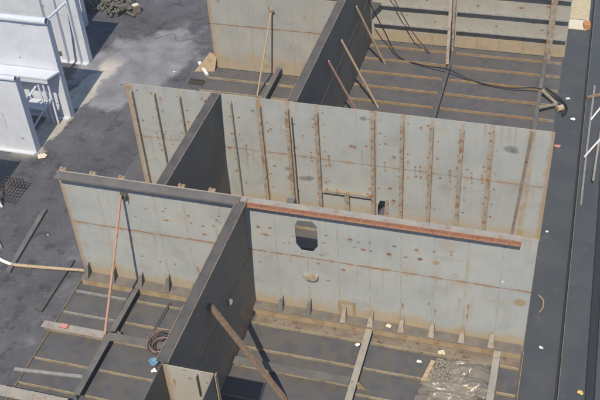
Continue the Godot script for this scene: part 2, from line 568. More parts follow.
func girder(parent: Node3D, a: Vector3, b: Vector3, web: Material, flange: Material, hgt := 0.21, fw := 0.15, shift := 0.0) -> MeshInstance3D:
	# T girder on the bottom plating; returns the web with the flange as its child
	var st := mk()
	var d := (b - a).normalized()
	var side := d.cross(Vector3.UP)
	var l := a.distance_to(b)
	var B := Basis(d, Vector3.UP, side)
	box(st, (a + b) / 2 + Vector3.UP * (hgt - .014) / 2, Vector3(l, hgt - .014, .014), B)
	var w := part(parent, "girder", st, web)
	var f := mk()
	cbox(f, (a + b) / 2 + Vector3.UP * (hgt - .006) + side * shift, Vector3(l, .016, fw), B, .003)
	part(w, "flange", f, flange)
	return w

func bar_stiffener(parent: Node3D, x0: float, x1: float, z: float, mat: Material) -> void:
	var st := mk()
	# bulb flat lying along x
	box(st, Vector3((x0 + x1) / 2, .034, z), Vector3(x1 - x0, .068, .014))
	cbox(st, Vector3((x0 + x1) / 2, .072, z + .002), Vector3(x1 - x0, .022, .024), Basis(), .006)
	part(parent, "stiffener", st, mat)

func bottom_panel(label: String, x0: float, x1: float, z0: float, z1: float) -> Node3D:
	var t := thing("bottom_panel", label, "hull panel", Vector3.ZERO, "bottom panels of the hull section")
	var st := mk()
	plate(st, Vector3(0, 0, 0), Vector3.RIGHT, Vector3(0, 0, -1), Vector3.UP, x0, x1, -z1, -z0, Rect2(x0 - 1, -z1 - 1, x1 - x0 + 2, z1 - z0 + 2), .02, .004, Rect2(), .35)
	part(t, "plate", st, M.floor)
	return t

func longitudinal(label: String, x: float, z0: float, z1: float, top: float, fl: float) -> Node3D:
	# vertical plate in the yz plane facing +x
	var t := thing("longitudinal_bulkhead", label, "bulkhead", Vector3.ZERO, "longitudinal bulkheads")
	var q := []
	var rr := RandomNumberGenerator.new()
	rr.seed = int(absf(z0) * 10 + 3)
	for k in int((z1 - z0) * 3):
		q.append([["d", "b", "v", "t", "d"][rr.randi() % 5], rr.randf_range(-z1, -z0), rr.randf_range(.2, 3.2), rr.randf_range(2, 9)])
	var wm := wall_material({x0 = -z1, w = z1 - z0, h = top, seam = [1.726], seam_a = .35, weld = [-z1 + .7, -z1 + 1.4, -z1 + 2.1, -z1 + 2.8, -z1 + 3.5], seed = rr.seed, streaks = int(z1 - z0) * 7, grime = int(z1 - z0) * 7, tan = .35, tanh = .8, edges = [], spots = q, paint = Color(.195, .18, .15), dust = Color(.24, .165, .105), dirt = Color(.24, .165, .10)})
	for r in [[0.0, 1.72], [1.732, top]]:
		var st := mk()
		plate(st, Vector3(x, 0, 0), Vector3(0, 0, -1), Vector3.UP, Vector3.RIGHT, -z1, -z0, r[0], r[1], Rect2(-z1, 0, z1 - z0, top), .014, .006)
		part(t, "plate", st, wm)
	var w := mk()
	beam(w, Vector3(x + .001, 1.726, z1 - .01), Vector3(x + .001, 1.726, z0 + .01), .024, .022)
	part(t, "weld_seam", w, M.cable)
	var f := mk()
	cbox(f, Vector3(x + fl, top + .009, (z0 + z1) / 2), Vector3(z1 - z0, .018, .24), Basis(Vector3(0, 0, 1), Vector3.UP, Vector3(-1, 0, 0)), .004)
	part(t, "flange", f, M.flange)
	for s in [-1, 1]:
		var e := mk()
		beam(e, Vector3(x + fl + s * .108, top + .026, z0 + .02), Vector3(x + fl + s * .108, top + .026, z1 - .02), .024, .018)
		part(t, "flange_edge", e, M.rim)
	return t

func build_hull() -> void:
	var bm := bracket_mesh()
	# ---------------- bottom panels
	var p := bottom_panel("dark steel bottom panel at the lower left with a long loose grey bar", -5.27, -.82, 0.02, 6.5)
	for z in [.53, 1.22, 2.65, 3.37, 4.4, 5.1]:
		var mm: Material = M.grey_bar if z < 1.3 else M.olive
		bar_stiffener(p, -5.22, -3.86, z, mm)
		bar_stiffener(p, -3.62, -.9, z, M.olive)
	girder(p, Vector3(-3.75, 0, .30), Vector3(-3.75, 0, 1.66), M.dark, M.dusty, .22, .15, -.02)
	girder(p, Vector3(-3.75, 0, 1.93), Vector3(-3.75, 0, 3.5), M.dark, M.dusty, .22, .15, -.02)
	girder(p, Vector3(-3.75, 0, 3.9), Vector3(-3.75, 0, 6.3), M.dark, M.dusty, .22, .15, -.02)
	girder(p, Vector3(-5.42, 0, 1.80), Vector3(-3.85, 0, 1.80), M.olive, M.top_dust, .212, .2)
	girder(p, Vector3(-3.84, 0, 1.80), Vector3(-.92, 0, 1.80), M.olive, M.dusty, .212, .2)
	girder(p, Vector3(-5.5, 0, 3.76), Vector3(-3.85, 0, 3.76), M.tan, M.top_dust, .212, .26)
	var g := mk()
	slab(g, Vector3(-3.62, 0, 1.62), Vector3.RIGHT, Vector3.UP, Vector3(0, 0, 1), [Vector2(0, 0), Vector2(.16, 0), Vector2(.02, .2), Vector2(0, .2)], .012)
	part(p, "gusset", g, M.tan)
	g = mk()
	slab(g, Vector3(-4.82, 0, 3.92), Vector3(0, 0, 1), Vector3.UP, Vector3.RIGHT, [Vector2(0, 0), Vector2(.22, 0), Vector2(.05, .24), Vector2(0, .24)], .03)
	part(p, "gusset", g, M.dark)
	g = mk()
	box(g, Vector3(-5.272, .018, 3.2), Vector3(.012, .05, 6.3))
	part(p, "edge_bar", g, M.tan)

	p = bottom_panel("dark steel bottom panel at the lower right under the plastic-wrapped bundle", -.78, 5.33, 0.02, 6.5)
	for z in [.55, 1.28, 2.65, 3.4]:
		bar_stiffener(p, -.74, 1.87, z, M.olive)
	for z in [.55, 1.28, 2.0, 2.7, 3.4]:
		bar_stiffener(p, 2.03, 4.72, z, M.olive)
		bar_stiffener(p, 4.88, 5.27, z, M.tan)
	girder(p, Vector3(1.95, 0, .30), Vector3(1.95, 0, 6.3), M.dark, M.top_dust, .218, .15, 0)
	girder(p, Vector3(4.78, 0, .30), Vector3(4.78, 0, 6.3), M.tan, M.top_dust, .218, .15, 0)
	girder(p, Vector3(-.74, 0, 1.80), Vector3(1.86, 0, 1.80), M.olive, M.dusty, .205, .2)
	g = mk()
	box(g, Vector3(5.325, .03, 3.2), Vector3(.014, .09, 6.3))
	part(p, "edge_bar", g, M.tan)
	for q in [[-.72, 1.86], [2.04, 4.7], [4.86, 5.28]]:
		g = mk()
		span(g, q[0], q[1], .004, .012, .262, .535)
		part(p, "dust_strip", g, M.rim)  # thin strip stands for ochre dust lying on the floor
	g = mk()
	slab(g, Vector3(2.05, 0, 1.8), Vector3.RIGHT, Vector3.UP, Vector3(0, 0, 1), [Vector2(-.09, 0), Vector2(.16, 0), Vector2(.02, .2), Vector2(-.09, .2)], .012)
	part(p, "gusset", g, M.tan)

	p = bottom_panel("shaded bottom panel between the front and middle bulkheads", -5.27, 5.33, -3.58, -.03)
	for z in [-.7, -1.4, -2.1, -2.8]:
		bar_stiffener(p, -2.6, 5.2, z, M.olive)
	p = bottom_panel("short dark bottom panel beside the leaning broom at the upper left", -5.95, -.86, -9.55, -3.63)
	for z in [-8.92, -8.2, -7.5, -6.8, -6.1, -5.4, -4.7]:
		bar_stiffener(p, -5.3, -3.2, z, M.olive)
		bar_stiffener(p, -2.98, -1.6, z, M.tan)
	girder(p, Vector3(-3.09, 0, -9.5), Vector3(-3.09, 0, -3.7), M.dark, M.dusty, .3, .14)
	girder(p, Vector3(-1.42, 0, -9.5), Vector3(-1.42, 0, -3.7), M.dark, M.dusty, .3, .14)
	p = bottom_panel("wide dark bottom panel with orange stiffener lines in the rear bay", -.70, 5.36, -12.1, -3.63)
	for k in 11:
		var z := -11.72 + .765 * k
		bar_stiffener(p, -.70, 1.86, z, M.line)
		bar_stiffener(p, 2.06, 4.73, z, M.line)
		bar_stiffener(p, 4.88, 5.30, z, M.olive)
	girder(p, Vector3(1.96, 0, -10.9), Vector3(1.96, 0, -3.7), M.rubber, M.floor, .2, .10, -.03)  # near-black web: the shade line along this girder put into its colour
	girder(p, Vector3(4.80, 0, -11.9), Vector3(4.80, 0, -3.7), M.olive, M.dusty, .21, .12)

	# ---------------- front transverse bulkhead
	var weld := []
	for k in 16: weld.append(-5.0 + .69 * k)
	var w1 := wall_material({x0 = -5.2, w = 10.5, h = TOP, seam = [SEAM], weld = weld, seed = 101, streaks = 90, grime = 60, tan = .75, tanh = .62, edges = ["l"], spots = W1_SPOTS})
	var t := thing("transverse_bulkhead", "front grey bulkhead with octagonal manhole and rusty red top flange", "bulkhead", Vector3.ZERO, "transverse bulkheads")
	var uv := Rect2(-5.2, 0, 10.5, TOP)
	var hole := [Vector2(.36, 2.92), Vector2(.68, 2.94), Vector2(.78, 2.80), Vector2(.77, 2.24), Vector2(.65, 2.06), Vector2(.40, 2.06), Vector2(.29, 2.22), Vector2(.28, 2.76)]
	hole.reverse()
	var st := mk()
	plate(st, Vector3.ZERO, Vector3.RIGHT, Vector3.UP, Vector3(0, 0, 1), -5.2, .2, SEAM, TOP, uv, .014, .006, Rect2(.2, 0, .66, 4))
	holed(st, .2, .86, SEAM, TOP, 0, hole, uv)
	plate(st, Vector3.ZERO, Vector3.RIGHT, Vector3.UP, Vector3(0, 0, 1), .86, 5.3, SEAM, TOP, uv, .014, .006, Rect2(.2, 0, .66, 4))
	part(t, "plate", st, w1)
	st = mk()
	plate(st, Vector3(0, 0, 0), Vector3.RIGHT, Vector3.UP, Vector3(0, 0, 1), -5.2, 5.3, 0, SEAM - .006, uv, .014, .006, Rect2(.2, 0, .66, 4))
	part(t, "plate", st, w1)
	st = mk()
	tube(st, [Vector3(-5.19, SEAM - .003, -.001), Vector3(5.29, SEAM - .003, -.001)], .005, 6)
	part(t, "weld_seam", st, M.smear)
	# top flange, plain grey on the left, with a deep rusted lip on the right
	st = mk()
	cbox(st, Vector3(-3.0, TOP + .01, .105), Vector3(4.28, .02, .25), Basis(), .004)
	cbox(st, Vector3(-3.0, TOP - .02, .222), Vector3(4.28, .045, .016), Basis(), .004)
	part(t, "flange", st, M.steel_top)
	st = mk()
	cbox(st, Vector3(-3.0, TOP + .026, -.006), Vector3(4.28, .012, .03), Basis(), .003)
	part(t, "flange_edge", st, M.top_dust)
	st = mk()
	cbox(st, Vector3(2.07, TOP + .01, .05), Vector3(5.82, .02, .16), Basis(), .004)
	part(t, "flange", st, M.top_dust)
	st = mk()
	cbox(st, Vector3(2.07, TOP - .025, .14), Vector3(5.82, .09, .022), Basis(), .005)
	cbox(st, Vector3(2.07, TOP - .068, .17), Vector3(5.82, .018, .06), Basis(), .004)
	part(t, "flange_lip", st, M.red)
	st = mk()
	cbox(st, Vector3(.05, .212, .14), Vector3(10.46, .016, .26), Basis(), .004)
	part(t, "base_flange", st, M.base)
	st = mk()
	box(st, Vector3(.05, .102, .24), Vector3(10.46, .204, .014))
	part(t, "base_girder", st, M.tan)
	for x in [-5.02, -4.33, -3.62, -2.92, -2.25, -1.5, -.12, .54, 1.36, 1.98, 2.68, 3.36, 4.02, 4.66]:
		var b := mesh_part(t, "bracket", bm, M.dusty if x < 0.8 else M.stiff, Vector3(x, .221, .002))
		b.scale.y = 0.85 + 0.25 * rng.randf()
	for x in [-5.06, -4.33, -3.63, -2.23, -1.53]:
		st = mk()
		span(st, -.075, .075, 0, .012, -.05, .05)
		span(st, -.07, -.02, .012, .045, -.03, .03)
		span(st, .03, .065, .012, .035, -.03, .03)
		part(t, "lifting_tab", st, M.tan, Vector3(x, TOP + .021, -.07))
	st = mk()
	span(st, -.10, .09, -.10, .10, .002, .02)
	slab(st, Vector3(.06, 0, .07), Vector3(0, 0, 1), Vector3.UP, Vector3.RIGHT, [Vector2(-.06, -.1), Vector2(.06, -.06), Vector2(.06, .06), Vector2(-.06, .1)], .02)
	part(t, "pad_eye", st, M.dark, Vector3(-3.62, 2.9, 0))
	# half-round cup welded on the face
	st = mk()
	var cup := []
	for k in 9:
		var a := PI + PI * k / 8.0
		cup.append(Vector2(cos(a) * .17, sin(a) * .13))
	slab(st, Vector3(0, 0, .05), Vector3.RIGHT, Vector3.UP, Vector3(0, 0, 1), cup, .1)
	part(t, "half_round_lug", st, M.stiff, Vector3(.58, 1.36, 0))
	# rust-framed arch around one bracket foot
	st = mk()
	span(st, -.2, -.13, 0, .38, .002, .012)
	span(st, .13, .2, 0, .38, .002, .012)
	span(st, -.2, .2, .38, .45, .002, .012)
	part(t, "doubler_plate", st, M.tan, Vector3(1.37, .22, 0))
	st = mk()
	slab(st, Vector3.ZERO, Vector3(0, 0, -1), Vector3.UP, Vector3.RIGHT, [Vector2(0, -.5), Vector2(.22, -.5), Vector2(.2, -.04), Vector2(.12, .06), Vector2(0, .05)], .16)
	part(t, "back_bracket", st, M.dark, Vector3(.22, TOP, -.016))

	# ---------------- middle transverse bulkhead
	var sx := [-4.96, -4.34, -3.66, -3.0, -2.32, -1.58, -.87, -.14, 1.24, 1.94, 2.63, 3.34, 4.02]
	var marks := []
	var r := RandomNumberGenerator.new()
	r.seed = 77
	for x in sx:
		for y in [3.12, 2.7 + r.randf_range(-.1, .1), 2.3 + r.randf_range(-.12, .12), 1.98, 1.45 + r.randf_range(-.1, .1), 1.0, .6]:
			for s in [-1, 1]:
				if r.randf() < .6:
					marks.append(["d", x + s * .11 + r.randf_range(-.02, .02), y + r.randf_range(-.03, .03), r.randf_range(2, 3.6)])
		marks.append(["v", x - .02, 3.05 + r.randf_range(-.05, .1), r.randf_range(2, 5)])
		if r.randf() < .6: marks.append(["v", x - .03, r.randf_range(.4, 2.5), r.randf_range(3, 6)])
		for q in [r.randf_range(.2, .3), r.randf_range(.38, .5)]:
			if r.randf() < .45:
				marks.append(["d", x + q, 1.86 + r.randf_range(-.03, .03), 3])
				marks.append(["v", x + q, 1.74, r.randf_range(2.5, 5)])
				marks.append(["d", x + q + .02, 1.58 + r.randf_range(-.04, .04), 3])
	for k in 26:
		marks.append(["d", r.randf_range(-4.9, 4.4), r.randf_range(.5, 3.1), r.randf_range(2, 5)])
	marks.append_array([["o", -4.36, 1.86, 7], ["t", -5.05, 3.2, 10], ["s", -.98, 1.25, 10], ["s", -.6, 1.0, 12], ["s", -.95, .98, 12], ["s", -.45, 1.05, 9], ["s", 4.42, 2.72, 13], ["s", 4.52, 2.66, 9], ["s", .95, 3.1, 8]])
	var w2 := wall_material({x0 = -5.15, w = 10.5, h = TOP, seam = [1.72], seam_a = .5, weld = [], seed = 202, streaks = 110, grime = 60, tan = .6, tanh = .42, edges = ["l", "r"], spots = marks,
		runs = [[-4.99, .06, .6], [-3.7, .06, .5], [-1.62, .10, 1.0], [-.9, .07, .9], [-.17, .06, .7], [1.2, .09, 1.0], [1.9, .08, .8], [2.6, .07, .5], [3.3, .07, .5], [3.98, .08, .6], [4.85, .1, .7]]})
	t = thing("transverse_bulkhead", "middle grey bulkhead with a row of upright rust-streaked stiffeners", "bulkhead", Vector3.ZERO, "transverse bulkheads")
	var z2 := -3.6
	uv = Rect2(-5.15, 0, 10.5, TOP)
	st = mk()
	plate(st, Vector3(0, 0, z2), Vector3.RIGHT, Vector3.UP, Vector3(0, 0, 1), -5.15, 5.35, 1.72, TOP, uv)
	part(t, "plate", st, w2)
	st = mk()
	plate(st, Vector3(0, 0, z2), Vector3.RIGHT, Vector3.UP, Vector3(0, 0, 1), -5.15, 1.2, 0, 1.714, uv, .014, .006, Rect2(1.2, 0, .4, 4))
	holed(st, 1.2, 1.6, 0, 1.714, z2, [Vector2(1.30, .12), Vector2(1.47, .12), Vector2(1.49, .62), Vector2(1.36, .62), Vector2(1.30, .45)], uv)
	plate(st, Vector3(0, 0, z2), Vector3.RIGHT, Vector3.UP, Vector3(0, 0, 1), 1.6, 5.35, 0, 1.714, uv, .014, .006, Rect2(1.2, 0, .4, 4))
	part(t, "plate", st, w2)
	st = mk()
	tube(st, [Vector3(-5.14, 1.717, z2 - .001), Vector3(5.34, 1.717, z2 - .001)], .005, 6)
	part(t, "weld_seam", st, M.smear)
	for i in sx.size():
		st = mk()
		var slim: bool = i < 5
		span(st, -.006, .006, .06, 3.14, .003, .10)
		if slim:
			span(st, -.026, -.0065, .06, 3.12, .088, .10)
		else:
			span(st, -.085, -.0065, .06, 3.13, .088, .10)
		part(t, "stiffener", st, M.stiff if not slim else M.top_dust, Vector3(sx[i], 0, z2))
	st = mk()
	span(st, -.12, 1.14, .72, .80, .003, .11)
	part(t, "opening_frame", st, M.stiff, Vector3(0, 0, z2))
	st = mk()
	span(st, .46, .58, .06, .715, .003, .09)
	part(t, "opening_frame", st, M.stiff, Vector3(0, 0, z2))
	st = mk()
	span(st, 1.50, 1.58, .06, .70, .003, .03)
	part(t, "doubler_plate", st, M.stiff, Vector3(0, 0, z2))

	# ---------------- rear left transverse bulkhead
	var w3 := wall_material({x0 = -5.26, w = 4.6, h = 3.06, seam = [1.60], weld = [-4.6, -3.95, -3.3, -2.6, -1.95, -1.3], seed = 303, streaks = 60, grime = 30, tan = .65, tanh = .7, edges = ["l"], spots = [["d", -4.9, 2.4, 5], ["t", -3.55, .25, 9], ["v", -2.7, 1.0, 4], ["d", -2.2, 2.1, 3], ["v", -3.3, 2.3, 5], ["s", -1.6, 2.2, 3]], paint = Color(.37, .372, .35)})
	t = thing("transverse_bulkhead", "rear grey bulkhead section with the thin broom leaning on it", "bulkhead", Vector3.ZERO, "transverse bulkheads")
	uv = Rect2(-5.26, 0, 4.6, 3.06)
	for q in [[1.60, 3.06], [0, 1.594]]:
		st = mk()
		plate(st, Vector3(0, 0, -9.58), Vector3.RIGHT, Vector3.UP, Vector3(0, 0, 1), -5.26, -.78, q[0], q[1], uv)
		part(t, "plate", st, w3)
	st = mk()
	tube(st, [Vector3(-5.25, 1.597, -9.581), Vector3(-.8, 1.597, -9.581)], .005, 6)
	part(t, "weld_seam", st, M.smear)
	st = mk()
	cbox(st, Vector3(-3.02, 3.07, -9.47), Vector3(4.46, .02, .25), Basis(), .004)
	part(t, "flange", st, M.dusty)

	# ---------------- far right transverse bulkhead with horizontal stringers
	var w4 := wall_material({x0 = -.8, w = 6.2, h = 3.0, seam = [], weld = [], seed = 404, streaks = 60, grime = 30, tan = .7, tanh = .6, spots = [["r", 3.9, 1.6, 8], ["d", 2.6, 1.55, 5], ["r", 4.6, .9, 6], ["d", 1.0, 1.6, 5], ["d", 3.2, .9, 4], ["r", 1.3, .85, 5], ["o", 4.3, 1.1, 5], ["d", .4, 1.0, 4], ["r", 4.7, 1.7, 6]], paint = Color(.37, .36, .32)})
	t = thing("transverse_bulkhead", "far bulkhead with horizontal stringers behind the rear bay", "bulkhead", Vector3.ZERO, "transverse bulkheads")
	st = mk()
	plate(st, Vector3(0, 0, -12.15), Vector3.RIGHT, Vector3.UP, Vector3(0, 0, 1), -.8, 5.36, 0, 3.0, Rect2(-.8, 0, 6.2, 3.0))
	part(t, "plate", st, w4)
	for y in [.70, 1.37, 2.05, 2.7]:
		for q in [[-.66, 1.76], [1.98, 4.78], [4.96, 5.34]]:
			st = mk()
			span(st, q[0], q[1], y, y + .014, -12.148, -11.98)
			span(st, q[0], q[1], y - .012, y + .016, -11.98, -11.968)
			part(t, "stringer", st, M.grey_bar)
	for x in [1.87, 4.87]:
		st = mk()
		span(st, -.07, -.05, .0, 3.0, -12.147, -11.93)
		span(st, -.10, .08, .0, 3.0, -11.93, -11.915)
		part(t, "web_frame", st, M.stiff, Vector3(x, 0, 0))
	for x in [.50, 1.22, 2.66, 3.35, 4.1]:
		st = mk()
		slab(st, Vector3(x, 0, -12.148), Vector3(0, 0, 1), Vector3.UP, Vector3.RIGHT, [Vector2(0, 0), Vector2(.05, 0), Vector2(.05, .5), Vector2(.15, .68), Vector2(0, .68)], .02)
		part(t, "strut", st, M.stiff)

	# ---------------- longitudinal bulkheads
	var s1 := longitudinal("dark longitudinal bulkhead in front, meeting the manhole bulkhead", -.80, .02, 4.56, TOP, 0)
	st = mk()
	slab(st, Vector3(-.799, 1.75, 1.55), Vector3.RIGHT, Vector3.UP, Vector3(0, 0, 1), [Vector2(0, -.14), Vector2(.10, -.02), Vector2(.12, .08), Vector2(0, .12)], .03)
	part(s1, "lug", st, M.top_dust)
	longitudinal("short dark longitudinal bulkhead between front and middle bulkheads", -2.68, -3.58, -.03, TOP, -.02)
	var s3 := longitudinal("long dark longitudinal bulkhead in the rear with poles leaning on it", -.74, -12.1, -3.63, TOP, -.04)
	g = mk()
	slab(g, Vector3(-.726, 1.5, -11.9), Vector3.RIGHT, Vector3.UP, Vector3(0, 0, 1), [Vector2(0, 0), Vector2(.35, .0), Vector2(.3, -.1), Vector2(0, -.45)], .014)
	part(s3, "gusset", g, M.dark)
	# open trunk at the near end
	t = thing("box_trunk", "open-topped steel trunk with a pale rusty plate at the bottom edge", "trunk", Vector3.ZERO)
	var w0 := wall_material({x0 = -.79, w = .98, h = TOP, seam = [], weld = [], seed = 505, streaks = 14, grime = 6, tan = .6, tanh = 1.2, edges = ["l"], spots = [["d", -.3, 3.1, 3], ["o", -.4, 3.28, 4], ["b", .02, 3.05, 3], ["v", -.62, 2.9, 4]], paint = Color(.44, .42, .37)})
	st = mk()
	plate(st, Vector3(0, 0, 4.60), Vector3.RIGHT, Vector3.UP, Vector3(0, 0, 1), -.78, .18, 0, TOP, Rect2(-.79, 0, .98, TOP), .014, .003)
	part(t, "back_plate", st, w0)
	for x in [-.795, .19]:
		st = mk()
		plate(st, Vector3(x, 0, 0), Vector3(0, 0, -1), Vector3.UP, Vector3.RIGHT, -6.6, -4.60, 0, TOP, Rect2(-6.6, 0, 2, TOP), .014, .004)
		part(t, "side_plate", st, M.dark)
	st = mk()
	span(st, -.012, .0, 2.7, 3.26, 4.603, 4.68)
	part(t, "stiffener", st, M.dark, Vector3(-.12, 0, 0))
	st = mk()
	span(st, .205, .225, 0, TOP, 4.56, 4.64)
	part(t, "corner_bar", st, M.tan)

const W1_SPOTS := [
	["d", -2.77, 2.58, 3], ["d", -2.7, 2.69, 2], ["o", -2.73, 2.34, 8], ["d", -2.16, 2.58, 3], ["d", -2.13, 2.38, 3], ["r", -1.85, 2.34, 5], ["r", -1.85, 2.09, 6], ["d", -1.6, 2.39, 3], ["d", -1.44, 2.69, 3], ["d", -1.62, 2.65, 2], ["d", -1.51, 2.59, 3], ["d", -1.17, 2.72, 4], ["d", -1.43, 2.52, 2], ["d", -3.17, 2.6, 3], ["r", -3.46, 2.31, 4], ["b", -3.1, 0.97, 4], ["b", -2.72, 0.97, 4], ["o", -3.54, 1.07, 4], ["v", -2.16, 0.94, 6],
	["d", -0.54, 2.57, 4], ["d", -0.27, 2.59, 4], ["o", -0.41, 2.37, 9], ["o", 0.22, 2.43, 3], ["d", 0.01, 2.2, 2], ["d", 0.13, 2.23, 2], ["d", 0.96, 2.6, 4], ["o", 0.9, 2.38, 4], ["o", 0.84, 2.0, 4], ["d", 0.4, 1.96, 2], ["d", 0.76, 1.73, 3], ["d", 1.49, 2.59, 4], ["d", 1.68, 2.72, 2], ["d", 1.67, 2.54, 3], ["o", 1.57, 2.38, 3], ["r", 1.78, 2.35, 6], ["r", 1.94, 2.35, 4], ["d", 1.92, 2.59, 3], ["d", 2.43, 2.59, 4], ["d", 2.32, 2.34, 5], ["d", 2.9, 2.58, 4], ["d", 2.98, 2.33, 5], ["d", 3.27, 2.6, 3], ["o", 2.67, 2.32, 4], ["t", 3.32, 2.29, 8], ["r", 1.34, 1.66, 6], ["d", 3.62, 2.66, 3], ["d", 3.62, 2.58, 3], ["v", 4.05, 1.13, 5], ["w", 4.7, 2.04, 4], ["v", 2.64, 0.86, 5], ["b", 3.21, 1.03, 4], ["v", 3.35, 0.84, 5], ["v", 4.05, 0.85, 5], ["t", 1.36, 0.62, 10], ["s", 0.96, 1.24, 5],
	["o", 2.3, 1.86, 4], ["o", 3.9, 1.86, 6], ["o", 4.6, 1.85, 5], ["o", -2.65, 1.87, 5], ["o", -.1, 1.86, 5], ["s", -.6, 1.5, 3], ["t", 5.1, 1.5, 14]]

# ------------------------------------------------------------------ setting
func build_ground() -> void:
	var st := mk()
	var e := 160.0
	var g := func(v: Vector3) -> Vector2: return Vector2((v.x + 16.0) / 24.0, (v.z + 16.0) / 24.0)
	var a := Vector3(-e, -.03, e)
	var b := Vector3(e, -.03, e)
	var c := Vector3(e, -.03, -e)
	var d := Vector3(-e, -.03, -e)
	quad(st, a, b, c, d, g.call(a), g.call(b), g.call(c), g.call(d))
	var o := part(self, "ground", st, ground_material())
	o.set_meta("kind", "structure")
	# apron of painted steel at the right
	var t := thing("steel_apron", "dark blue-grey steel apron running along the right side", "apron")
	st = mk()
	box(st, Vector3(5.7, -.012, -8), Vector3(.72, .03, 32))
	part(t, "lower_plate", st, M.apron)
	st = mk()
	cbox(st, Vector3(6.385, .055, -8), Vector3(32, .13, .54), Basis(Vector3(0, 0, 1), Vector3.UP, Vector3(-1, 0, 0)), .012)
	part(t, "raised_plate", st, M.apron)
	st = mk()
	beam(st, Vector3(6.128, .118, -23.9), Vector3(6.128, .118, 7.9), .016, .016)
	part(t, "edge_bar", st, M.rim)
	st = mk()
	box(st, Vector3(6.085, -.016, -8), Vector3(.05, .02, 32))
	part(t, "joint_dark_strip", st, M.gap_dark)  # dark strip laid in the joint to draw its dark line
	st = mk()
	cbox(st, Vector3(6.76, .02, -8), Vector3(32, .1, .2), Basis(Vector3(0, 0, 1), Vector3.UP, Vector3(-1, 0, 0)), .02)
	part(t, "gap_shade_strip", st, M.gap_dark)  # dark strip filling the gap, in place of its deep shade
	t = thing("steel_apron", "narrow dark plate beyond the gap at the right edge", "apron")
	st = mk()
	cbox(st, Vector3(7.9, .05, -8), Vector3(32, .16, 2.1), Basis(Vector3(0, 0, 1), Vector3.UP, Vector3(-1, 0, 0)), .012)
	part(t, "plate", st, M.apron)
	# rubble bank across the back of the yard
	t = thing("rubble_bank", "strip of dark rubble and debris across the back of the yard", "rubble")
	t.set_meta("kind", "stuff")
	st = mk()
	for k in 520:
		var s := rng.randf_range(.05, .26)
		var p := Vector3(rng.randf_range(-13.5, -5.3), 0, -14.1 - absf(rng.randfn(0, .9)))
		p.z += (p.x + 7.0) * .08
		p.y = -.03 + s * .2 + maxf(0, (-14.3 - p.z)) * .18
		var bs := Basis.from_euler(Vector3(rng.randf_range(-.5, .5), rng.randf() * TAU, rng.randf_range(-.5, .5)))
		cbox(st, p, Vector3(s, s * rng.randf_range(.4, .8), s * rng.randf_range(.5, 1)), bs, s * .1)
	part(t, "rubble", st, M.rubble)

func white_block(label: String, x: float, z: float, h: float, left: float, r: float, style: int) -> Node3D:
	var t := thing("white_steel_block", label, "ship block", Vector3(x, -.03, z), "white painted steel blocks")
	var w := x - left
	var st := mk()
	plate(st, Vector3(-w, 0, 0), Vector3.RIGHT, Vector3.UP, Vector3(0, 0, 1), 0, w - .04, 0, h, Rect2(0, 0, w, h), .03, .01)
	var wm := wall_material({x0 = 0.0, w = w, h = h, ppm = 70.0, seam = [h * .52], seam_a = .10, seam_o = .08, weld = [w - .9, w - 1.8, w - 2.7], weld_a = .25, seed = int(h * 100 + z * 7 + 2000), tan = .22, tanh = .35, streaks = 22, grime = 16, halo = .5, spots = [["o", w - .35, .5, 5], ["d", w - 1.2, 2.0, 3], ["o", w - .8, h - .15, 4]], paint = Color(.61, .65, .715), dust = Color(.56, .585, .62), dirt = Color(.50, .47, .41)})
	part(t, "panel", st, wm)
	st = mk()
	ring_tube(st, Vector3(-w, h + r * .6, 0), Vector3(0, h + r * .6, 0), r, .02)
	part(t, "top_tube", st, M.white)
	st = mk()
	cbox(st, Vector3(-.02, h / 2, -.10), Vector3(h, .24, .03), Basis(Vector3.UP, Vector3(0, 0, 1), Vector3.RIGHT), .006)
	part(t, "edge_plate", st, M.white)
	st = mk()
	span(st, -w, -.04, 0, .03, .0, .12)
	part(t, "foot_plate", st, M.white)
	if style >= 1:
		# back stiffening ribs
		for k in 5:
			st = mk()
			span(st, -.3 - k * .62, -.28 - k * .62, 0.03, h - .1, -.22, -.032)
			part(t, "rib", st, M.white)
	if style == 2:
		# ledge and open framing low on the near side
		st = mk()
		slab(st, Vector3(0, 1.66, .02), Vector3.RIGHT, Vector3(0, 0, 1), Vector3.UP, [Vector2(-3.0, 0), Vector2(.02, 0), Vector2(-.16, .46), Vector2(-3.0, .46)], .05)
		part(t, "ledge", st, M.white)
		st = mk()
		cbox(st, Vector3(-1.6, 1.56, .45), Vector3(2.85, .14, .03), Basis(), .008)
		part(t, "ledge", st, M.white)
		st = mk()
		cbox(st, Vector3(-.95, .62, .34), Vector3(1.0, .05, .5), Basis(), .01)
		part(t, "ledge", st, M.white)
		for q in [-.25, -.42, -.58, -1.15]:
			st = mk()
			beam(st, Vector3(q, .03, .36), Vector3(q, 1.4, .36), .035, .06)
			part(t, "post", st, M.white)
		for q in [[-.62, .65, 1.35], [-.25, .15, .95]]:
			st = mk()
			tube(st, [Vector3(q[0], q[2], .42), Vector3(q[0] - .5, q[1], 1.15)], .03, 10)
			part(t, "brace", st, M.white)
	return t

